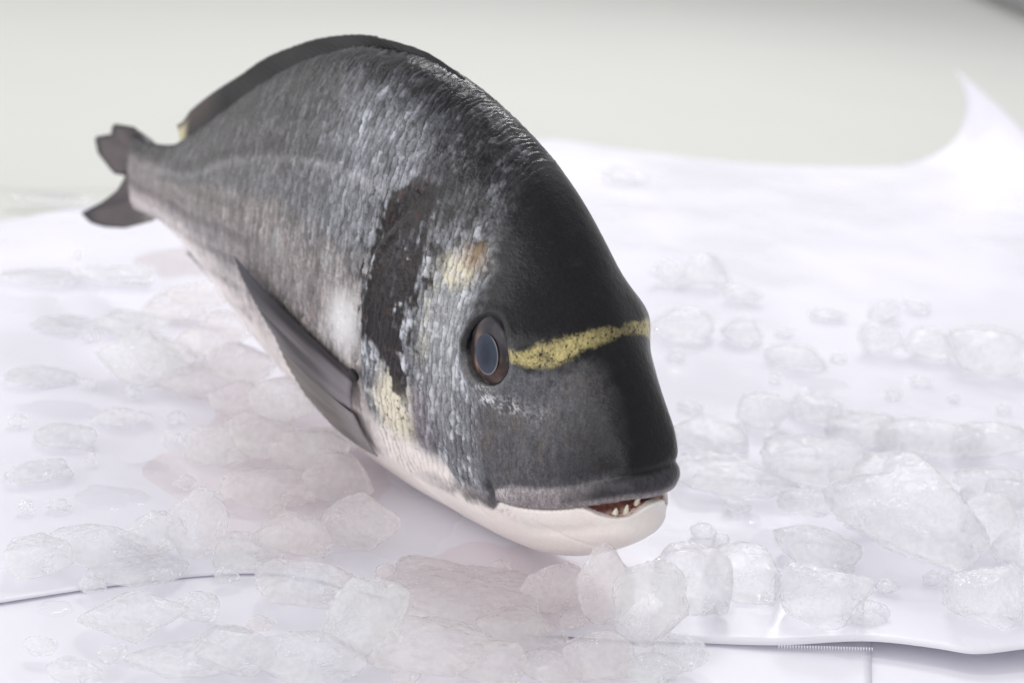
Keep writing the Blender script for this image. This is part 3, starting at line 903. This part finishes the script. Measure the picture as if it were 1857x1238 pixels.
# pectoral fins: long, laid back along the flank, the lowest rays split off
def pectoral(side):
    def on(x, z, out):
        return (x, side * (float(flank_y(np.array([x]), np.array([z]))[0]) + out), z)
    up_b = resample([on(-10.25, -2.05, .10), on(-10.4, -2.6, .16), on(-10.5, -3.3, .18)], 17)
    up_t = resample([on(-18.2, -.30, .25), on(-17.6, -.75, .32), on(-16.6, -1.2, .38), on(-15.4, -1.8, .42), on(-14.2, -2.5, .42)], 17)
    up_c = (up_b + up_t) / 2 + np.array((0, side * .42, 0)) + np.array((0, 0, .18))
    lo_b = resample([on(-10.5, -3.5, .16), on(-10.3, -4.2, .14), on(-10.0, -4.9, .12)], 12)
    lo_t = resample([on(-15.4, -2.55, .15), on(-14.6, -3.2, .26), on(-13.6, -3.9, .3), on(-12.4, -4.5, .25)], 12)
    lo_c = (lo_b + lo_t) / 2 + np.array((0, side * .32, .10))
    P1, F1, S1, T1 = fan(up_b, up_t, 40, 6, ctrl=up_c)
    P2, F2, S2, T2 = fan(lo_b, lo_t, 40, 6, ctrl=lo_c)
    P = np.concatenate([P1, P2], 0); F = np.concatenate([F1, F2 + P1.shape[0] * 40], 0)
    S = np.concatenate([S1, S2 + 40], 0); T = np.concatenate([T1, T2], 0)
    def col(p, s, t):
        n = fbm(np.c_[s * .55, t * 1.6, 0 * s], 75, 3)
        c = np.repeat(np.array(lin(104, 100, 104))[None], len(p), 0) * (1 + .30 * np.cos(s * 2 * math.pi) + .9 * n)[:, None]
        c = mixc(c, lin(52, 48, 54), .92 * (1 - sstep(2, 6, s)))
        c = mixc(c, lin(84, 82, 90), .65 * sstep(.45, .9, t) * (1 - sstep(6, 11, s)))
        c = mixc(c, lin(136, 130, 124), .5 * (s > 30))
        c = mixc(c, lin(168, 162, 170), .4 * (1 - sstep(.1, .35, t)) * sstep(2, 4, s))
        return c
    add_fin('pectoral_fin', P, F, S, T, col, np.array((0, 1. * side, 0)), .05, .04)
    # dark knob at the top of the fin's root
    c0 = np.array(on(-10.22, -2.0, .10))
    u, v = np.meshgrid(np.linspace(0, math.pi, 14), np.linspace(0, 2 * math.pi, 20, endpoint=False), indexing='ij')
    S_ = np.stack([.26 * np.cos(u), .12 * np.sin(u) * np.cos(v), .13 * np.sin(u) * np.sin(v)], -1)
    ca, sa = math.cos(-.5), math.sin(-.5)
    S_ = np.stack([S_[..., 0] * ca - S_[..., 2] * sa, S_[..., 1], S_[..., 0] * sa + S_[..., 2] * ca], -1) + c0
    i = np.arange(14 * 20).reshape(14, 20); j = np.roll(i, -1, 1)
    me = make_mesh('fin_root', S_.reshape(-1, 3), np.stack([i[:-1], i[1:], j[1:], j[:-1]], -1).reshape(-1, 4))
    set_attr(me, 'col', np.repeat(np.array(lin(44, 40, 44))[None], 280, 0))
    obj('fin_root', me, M_FIN, fish)
pectoral(-1); pectoral(1)

# pelvic fins and anal fin, folded under the belly
for side in (-1, 1):
    b = resample([(-10.8, side * .75, -5.75), (-11.3, side * .5, -6.0)], 6)
    t_ = resample([(-15.6, side * 1.25, -5.15), (-15.0, side * .7, -5.6), (-13.8, side * .35, -6.0)], 6)
    P, F, S, T = fan(b, t_, 16, 6)
    add_fin('pelvic_fin', P, F, S, T, lambda p, s, t: np.repeat(np.array(lin(176, 168, 166))[None], len(p), 0) * (1 + .2 * np.cos(s * 6.283))[:, None],
            np.array((0, 1., 0)), .02, .04)
xa = np.linspace(-19.5, -26.0, 14)
base = np.c_[xa, 0 * xa, curve(BOT, xa) + .15]
tip = np.c_[xa - .9, .1 + 0 * xa, curve(BOT, xa - .9) - .55]
P, F, S, T = fan(base, tip, 10, 5)
add_fin('anal_fin', P, F, S, T, lambda p, s, t: np.repeat(np.array(lin(140, 132, 132))[None], len(p), 0) * (1 + .2 * np.cos(s * 6.283))[:, None],
        np.array((0, 1., 0)), .02, .05)

# teeth
def tooth(x, y, z, up, r, hgt, lean):
    V = []
    for k, (f, rr) in enumerate(((0, 1), (.35, .95), (.7, .62), (.93, .25))):
        for j in range(8):
            an = j / 8 * 2 * math.pi
            V.append((x + lean * f + r * rr * math.cos(an), y + r * rr * math.sin(an), z + up * hgt * f))
    V.append((x + lean * 1.0, y, z + up * hgt))
    F = [(k * 8 + j, k * 8 + (j + 1) % 8, (k + 1) * 8 + (j + 1) % 8, (k + 1) * 8 + j) for k in range(3) for j in range(8)]
    F += [(24 + j, 24 + (j + 1) % 8, 32) for j in range(8)]
    if up < 0:
        F = [f[::-1] for f in F]
    obj('tooth', make_mesh('tooth', np.array(V), F), M_TOOTH, fish)
rng = random.Random(5)
for y, up, hgt in ((-.42, 1, .19), (.0, 1, .15), (.3, 1, .12), (-.86, 0, .20), (-.60, 0, .26), (-.30, 0, .24), (.16, 0, .20), (.5, 0, .16)):
    xx = -1.45 + 1.36 * math.sqrt(max(0, 1 - (y / 1.40) ** 2)) - (.08 if up else .26)
    zz = float(curve(MOUTH, np.array([xx]))[0])
    tooth(xx, y, zz + (.10 if up else -.08 - .50 * float(sstep(-1.4, -.3, xx)) * (.30 + .70 * float(sstep(.1, .75, abs(y))))), -1 if up else 1, rng.uniform(.07, .10), hgt * 1.2, .03)

# ---------------- ice ----------------
def ico(sub):
    import bmesh
    bm = bmesh.new(); bmesh.ops.create_icosphere(bm, subdivisions=sub, radius=1)
    v = np.array([p.co[:] for p in bm.verts]); f = np.array([[q.index for q in p.verts] for p in bm.faces]); bm.free()
    return v, f
ICO = {3: ico(3), 4: ico(4), 5: ico(5)}

def lump(seed, sx, sy, sz, boxy, rough, sub=4):
    d, F = ICO[sub]
    r = np.random.RandomState(seed)
    q = d @ np.linalg.qr(r.normal(size=(3, 3)))[0]
    e = 2 + 3.0 * boxy
    rad = 1 / (np.sum(np.abs(q) ** e, 1) ** (1 / e))
    off = r.uniform(0, 50, 3)
    rad = rad * (1 + rough * .42 * fbm(d * 1.2 + off, seed, 2) + rough * .30 * fbm(d * 2.9 + off, seed + 5, 3))
    # a few worn flat facets and hollows
    for _ in range(8):
        n = r.normal(size=3); n /= np.linalg.norm(n)
        c = r.uniform(.66, .92)
        dd = (d * rad[:, None]) @ n
        over = np.clip(dd - c, 0, None)
        rad = rad - .85 * over / np.maximum((d @ n), .3) * (d @ n > 0)
    V = d * rad[:, None]
    V = V + d * (.05 * fbm(d * 6 + off, seed + 9, 3) + (.022 * fbm(d * 15 + off, seed + 19, 2) if sub > 4 else 0))[:, None]
    V = V * np.array((sx, sy, sz))
    lo = V[:, 2].min()
    V[:, 2] = np.where(V[:, 2] < lo * .72, lo * .72 + (V[:, 2] - lo * .72) * .25, V[:, 2])
    V[:, 2] -= V[:, 2].min()
    return V, F

VIEW = math.atan2(AX_R[1], AX_R[0])
def ice(px, py, w, h, label, kind=0, lift=0.0, boxy=.5, rough=.5, seed=None, group=None, sub=4, name='ice_lump', depth=None):
    """(px, py) centre of the lump in the photo, (w, h) its size there; it stands on the paper or, with lift, on other lumps"""
    seed = seed if seed is not None else int(px * 7 + py * 13) % 9973
    # the lump's foot: half its height below the centre
    p = onto(px, py + h * .38, lift)
    s = px_per_cm(p)
    sx = w / s / 2
    tot = h / s
    el = math.atan2(CAM_C[2], np.linalg.norm(p[:2] - CAM_C[:2]))
    dep = depth if depth is not None else min(sx * .78, 1.35)
    sz = max(.25, .88 * (tot - 2 * dep * math.sin(el) * .8) / (2 * math.cos(el)) * 1.1)
    V, F = lump(seed, sx * 1.10, dep, sz * .95, boxy, rough, sub)
    fw = np.array((AX_F[0], AX_F[1])); fw /= np.linalg.norm(fw)
    ca, sa = math.cos(VIEW), math.sin(VIEW)
    V = np.c_[V[:, 0] * ca - V[:, 1] * sa, V[:, 0] * sa + V[:, 1] * ca, V[:, 2]]
    o = obj(name, make_mesh(name, V, F), M_ICE[kind])
    c = p[:2] + fw * dep * .55
    o.location = (c[0] / 100, c[1] / 100, (lift + .02) / 100)
    return tag(o, label, 'ice', group)
G = 'ice lumps scattered round the fish'
# front right
ice(1355, 1040, 135, 150, 'blocky sparkling ice lump right of the jaw, square front face', 0, boxy=.8)
ice(1240, 1045, 130, 170, 'tall frosty ice lump directly below the tip of the lower jaw', 0)
ice(1232, 1182, 92, 92, 'small round bumpy ice ball near the bottom edge below the jaw', 0, rough=.3, boxy=.1, sub=5)
ice(1480, 1078, 150, 150, 'wedge-shaped ice lump standing on the front edge of the big sheet', 0, boxy=.7, sub=5)
ice(1568, 1112, 90, 56, 'flat little ice chip touching the wedge-shaped lump', 0)
ice(1655, 935, 270, 250, 'largest ice mass, right of the fish, with flat sloping top', 0, boxy=.6, sub=5, rough=.7, depth=2.2)
ice(1462, 912, 78, 66, 'round ice knob on the left of the largest ice mass', 0, lift=.6)
ice(1475, 990, 140, 120, 'cracked ice lump between the round knob and the wedge-shaped lump', 0, rough=.8)
ice(1780, 1080, 130, 160, 'leaning oval ice lump near the right edge in front', 0, boxy=.3, sub=5)
ice(1790, 955, 110, 130, 'ice lump at the right, between the largest mass and the frame edge', 0)
ice(1850, 1000, 90, 90, 'ice lump cut off by the right frame edge, halfway up the front heap', 0)
ice(1845, 900, 110, 90, 'ice lump cut off by the right frame edge, level with the mouth', 0)
# middle right, behind the mouth
ice(1292, 790, 135, 72, 'low pale ice piece right beside the snout', 0)
ice(1375, 752, 90, 84, 'upright ice piece second from the snout in the middle row', 0)
ice(1478, 742, 90, 74, 'domed ice piece third from the snout in the middle row', 0)
ice(1320, 862, 210, 100, 'long flat ice slab right of the upper lip', 0, rough=.6)
ice(1470, 830, 200, 110, 'wide soft ice slab behind the round knob', 0, rough=.6)
ice(1570, 775, 130, 80, 'faint ice piece behind the top of the largest mass', 0)
ice(1690, 790, 170, 100, 'broad blurred ice piece above the largest mass', 0)
ice(1800, 800, 150, 100, 'broad blurred ice piece by the right frame edge above the heap', 0)
ice(1800, 870, 120, 90, 'ice lump behind the right end of the largest mass', 0)
# far right, out of focus
ice(1590, 620, 72, 74, 'blurred upright ice cube with a bright foot, far right', 0)
ice(1688, 628, 100, 76, 'blurred ice lump right of the upright far cube', 0)
ice(1795, 640, 130, 120, 'large blurred ice lump at the far right frame edge', 0)
ice(1435, 646, 100, 62, 'blurred domed ice lump level with the eye, right of the snout', 0)
ice(1496, 572, 60, 34, 'small blurred ice drop with a white glint, far right', 0)
ice(1604, 566, 64, 50, 'small blurred ice lump just behind the upright far cube', 0)
ice(1664, 555, 44, 34, 'tiny blurred ice lump farthest right in the back row', 0)
ice(1280, 492, 84, 80, 'blurred ice lump beside the forehead, level with its middle', 0)
ice(1215, 500, 60, 54, 'blurred small ice lump close to the forehead edge', 0)
ice(1345, 602, 70, 64, 'blurred ice lump between the snout and the domed one', 0)
ice(1245, 590, 110, 80, 'blurred low ice lump touching the golden band side of the head', 0)
ice(1345, 535, 60, 44, 'blurred small ice lump right of the forehead', 0)
ice(1130, 320, 70, 40, 'farthest blurred ice lump behind the nape', 0)
# pinkish heap below the chin
ice(830, 1085, 250, 140, 'wide pinkish ice mass below the chin, left of the small standing lump', 1, rough=.7, sub=5, depth=1.8)
ice(1003, 1066, 112, 122, 'small standing pinkish lump right under the chin', 1, rough=.3, sub=5)
ice(1088, 1080, 86, 165, 'tall narrow pinkish lump propping the lower jaw', 1, boxy=.7)
ice(770, 1180, 220, 140, 'large pinkish lump at the bottom edge, centre left', 1, rough=.7, sub=5)
ice(945, 1140, 150, 110, 'flat-topped pinkish lump in front of the small standing one', 1, boxy=.7)
ice(890, 1200, 130, 110, 'pinkish lump at the bottom edge below the wide mass', 1)
ice(1000, 1212, 112, 84, 'rounded pinkish lump cut by the bottom edge, centre', 1, rough=.3)
ice(1085, 1190, 116, 120, 'round pinkish lump near the bottom edge, below the jaw prop', 1, rough=.35)
ice(1172, 1110, 110, 190, 'upright greenish-white lump right of the jaw prop', 2, boxy=.6)
ice(1180, 1215, 100, 70, 'greenish lump cut by the bottom edge beside the bumpy ball', 2)
# lower left
ice(552, 1058, 160, 116, 'smooth grey-white ice lump left of the pinkish heap', 0, boxy=.5, sub=5)
ice(660, 1130, 130, 180, 'big greenish ice lump with a sparkling right edge', 2, boxy=.5, sub=5)
ice(235, 1115, 170, 120, 'frosted dome of ice in the lower left', 0, rough=.4, sub=5)
ice(415, 1185, 140, 110, 'blocky clear ice lump right of the frosted dome', 0, boxy=.8, sub=5)
ice(330, 1195, 140, 100, 'low ice lump between the frosted dome and the blocky one', 0)
ice(555, 1190, 190, 120, 'wide ice lump at the bottom edge left of the greenish one', 0, rough=.7)
ice(130, 1222, 90, 50, 'small ice bead at the bottom left corner', 0)
ice(360, 1100, 70, 70, 'small upright ice piece behind the blocky clear lump', 0)
# left middle
ice(62, 1010, 120, 94, 'ice lump at the left frame edge in the front row', 0, boxy=.6)
ice(180, 988, 160, 104, 'flat-topped ice lump second in the left front row', 0, boxy=.8)
ice(272, 972, 110, 104, 'tall ice lump third in the left front row', 0, boxy=.7)
ice(250, 1035, 150, 60, 'low ice slab leaning on the left front row', 0)
ice(360, 955, 90, 150, 'upright glittering ice lump right of the left front row', 0)
ice(442, 992, 124, 100, 'rounded greenish ice lump nearest the pinkish side heap', 2, rough=.3)
ice(535, 975, 130, 110, 'pinkish ice lump with a glinting top, left of the belly shadow', 1)
ice(640, 950, 130, 130, 'smooth pink-grey ice lump at the edge of the belly shadow', 1, rough=.3, sub=5)
ice(600, 872, 120, 110, 'pink-grey ice lump touching the breast', 1, rough=.35)
# the heap packed along the flank
heap = 'pinkish ice packed along the near flank'
for (x, y, w, h, lf, kd, lb) in [
        (480, 885, 150, 110, 0, 1, 'broad pinkish ice lump behind the rounded greenish one, foot of the flank heap'),
        (390, 805, 110, 100, 0, 2, 'greenish ice lump on the outer foot of the flank heap'),
        (470, 795, 130, 110, .3, 1, 'pinkish ice lump in the middle of the flank heap, right of its greenish foot'),
        (555, 810, 110, 110, .8, 1, 'pinkish ice lump under the root of the near pectoral fin'),
        (430, 730, 120, 90, .2, 1, 'pinkish ice lump on the slope of the flank heap, above its greenish foot'),
        (510, 730, 120, 100, .9, 2, 'greenish ice lump touching the lower edge of the near pectoral fin'),
        (350, 690, 110, 80, 0, 1, 'low pinkish ice lump right of the greenish blurred mound'),
        (445, 660, 120, 90, .8, 1, 'pinkish ice lump high on the heap beside the middle of the pectoral fin'),
        (370, 620, 110, 80, .3, 1, 'blurred pinkish ice lump in the middle of the heap, level with the eye'),
        (300, 640, 90, 70, 0, 1, 'blurred pinkish ice lump on the outer edge of the heap, level with the eye'),
        (420, 590, 100, 76, 1.0, 1, 'blurred pinkish ice lump against the belly below the pectoral fin tip'),
        (310, 560, 100, 66, 0, 1, 'blurred outer ice lump at the tail end of the flank heap'),
        (360, 535, 90, 64, .7, 1, 'blurred ice lump against the belly at the tail end of the flank heap'),
        (590, 800, 90, 100, .6, 2, 'greenish ice lump wedged under the breast by the gill cover')]:
    ice(x, y, w, h, lb, kd, lift=lf, group=heap, rough=.4)
# flat far left
ice(240, 660, 130, 120, 'greenish blurred ice mound left of the flank heap', 2, rough=.6)
ice(235, 585, 110, 70, 'blurred pale ice mound behind the greenish one', 2)
for (x, y, w, h, lb) in [
        (60, 684, 110, 36, 'thin blurred ice plate at the left frame edge, level with the pectoral fin'),
        (110, 800, 110, 30, 'thin melting ice plate on the left, above the curved glint'),
        (60, 862, 120, 34, 'thin melting ice plate at the left frame edge above the front row'),
        (60, 500, 120, 44, 'blurred ice plate at the left frame edge below the tail'),
        (200, 500, 120, 56, 'blurred ice plate just below the tail fin'),
        (110, 590, 120, 40, 'blurred thin ice plate left of the pale mound'),
        (215, 760, 90, 40, 'thin melting ice plate right of the middle left glint'),
        (90, 360, 120, 40, 'far blurred ice patch left of the tail tip')]:
    ice(x, y, w, h, lb, 0, rough=.6)

# crushed chips between the lumps
rng = random.Random(21)
spots = [(1300, 1105), (1420, 1060), (1540, 1040), (1700, 1060), (1330, 930), (1560, 880), (1740, 900), (1620, 1075), (1850, 1100), (1400, 800),
         (1540, 740), (1620, 720), (1740, 720), (700, 1040), (900, 1040), (1040, 1130), (930, 1090), (720, 1225), (620, 1050), (480, 1080), (470, 1130),
         (300, 1060), (150, 1060), (200, 1190), (60, 1170), (400, 1050), (400, 900), (330, 870), (300, 790), (250, 720), (330, 760), (510, 940), (590, 1000),
         (120, 920), (40, 930), (170, 840), (30, 760), (150, 690), (160, 620), (260, 480), (130, 460), (1400, 690), (1530, 660), (1660, 690), (1820, 740),
         (1420, 600), (1220, 640), (1260, 730), (1260, 960), (1310, 990)]
for (x, y) in spots:
    w = rng.uniform(26, 54) * (.55 + .45 * y / 1238)
    ice(x + rng.uniform(-15, 15), y + rng.uniform(-10, 10), w, w * rng.uniform(.55, .9), 'tiny crushed ice chip lying loose between the larger lumps',
        1 if 420 < x < 1100 and y > 700 else 0, boxy=rng.random(), rough=.6, group='crushed ice chips', sub=3, name='ice_chip')

# ---------------- meltwater ----------------
def puddle(px, py, w, h, label, seed, hgt=.05, mat=None):
    """thin film of water that follows the paper"""
    p = onto(px, py); s = px_per_cm(p)
    el = math.atan2(CAM_C[2], np.linalg.norm(p[:2] - CAM_C[:2]))
    rx, ry = w / s / 2, h / s / 2 / math.sin(el)
    n, m = 90, 16
    an = np.linspace(0, 2 * math.pi, n, endpoint=False)
    wob = 1 + .45 * fbm(np.c_[np.cos(an) * 1.6, np.sin(an) * 1.6, 0 * an + seed], seed, 3)
    r = np.linspace(0.001, 1, m)
    X = rx * r[:, None] * (wob * np.cos(an))[None]; Y = ry * r[:, None] * (wob * np.sin(an))[None]
    ca, sa = math.cos(VIEW), math.sin(VIEW)
    Q = np.stack([X * ca - Y * sa, X * sa + Y * ca], -1).reshape(-1, 2)
    top = np.repeat((hgt * np.sqrt(np.clip(1 - r ** 4, 0, 1)))[:, None], n, 1).ravel()
    V = np.c_[Q, paper_z(Q + p[:2]) + .016 + top]
    k = np.arange(n * m).reshape(m, n); j = np.roll(k, -1, 1)
    F = np.stack([k[:-1], k[1:], j[1:], j[:-1]], -1).reshape(-1, 4)
    nz = np.cross(V[F[n * 3, 1]] - V[F[n * 3, 0]], V[F[n * 3, 2]] - V[F[n * 3, 0]])[2]
    if nz < 0:
        F = F[:, ::-1]
    o = obj('water_puddle', make_mesh('water_puddle', V, F), mat or M_WATER)
    o.location = (p[0] / 100, p[1] / 100, 0)
    tag(o, label, 'water')
puddle(205, 900, 130, 46, 'shallow meltwater puddle with a curved white glint, left', 3)
puddle(270, 845, 70, 22, 'small meltwater puddle behind the curved glint', 4)
puddle(1364, 945, 30, 22, 'single water drop on the paper right of the mouth', 5, .12)
puddle(98, 1104, 56, 30, 'round water drop left of the frosted ice dome', 7, .12)
puddle(420, 1150, 60, 30, 'meltwater film behind the blocky clear ice lump', 8)
puddle(120, 740, 160, 30, 'long thin meltwater film on the left', 9)
puddle(1480, 700, 120, 26, 'thin meltwater film in front of the far domed lump', 10)
puddle(520, 850, 420, 330, 'pink film added for the tinted shade along the near flank of the fish', 12, .03, M_SHADE_FILM)
puddle(900, 1060, 420, 150, 'pink film added for the tinted shade under the chin', 13, .03, M_SHADE_FILM)
puddle(1600, 1010, 420, 190, 'clear meltwater film under the largest ice mass', 14, .04)
puddle(1500, 800, 420, 120, 'clear meltwater film under the middle row of ice', 15, .04)
puddle(330, 470, 150, 60, 'blurred pink film added for the tinted shade below the tail', 16, .03, M_SHADE_FILM)
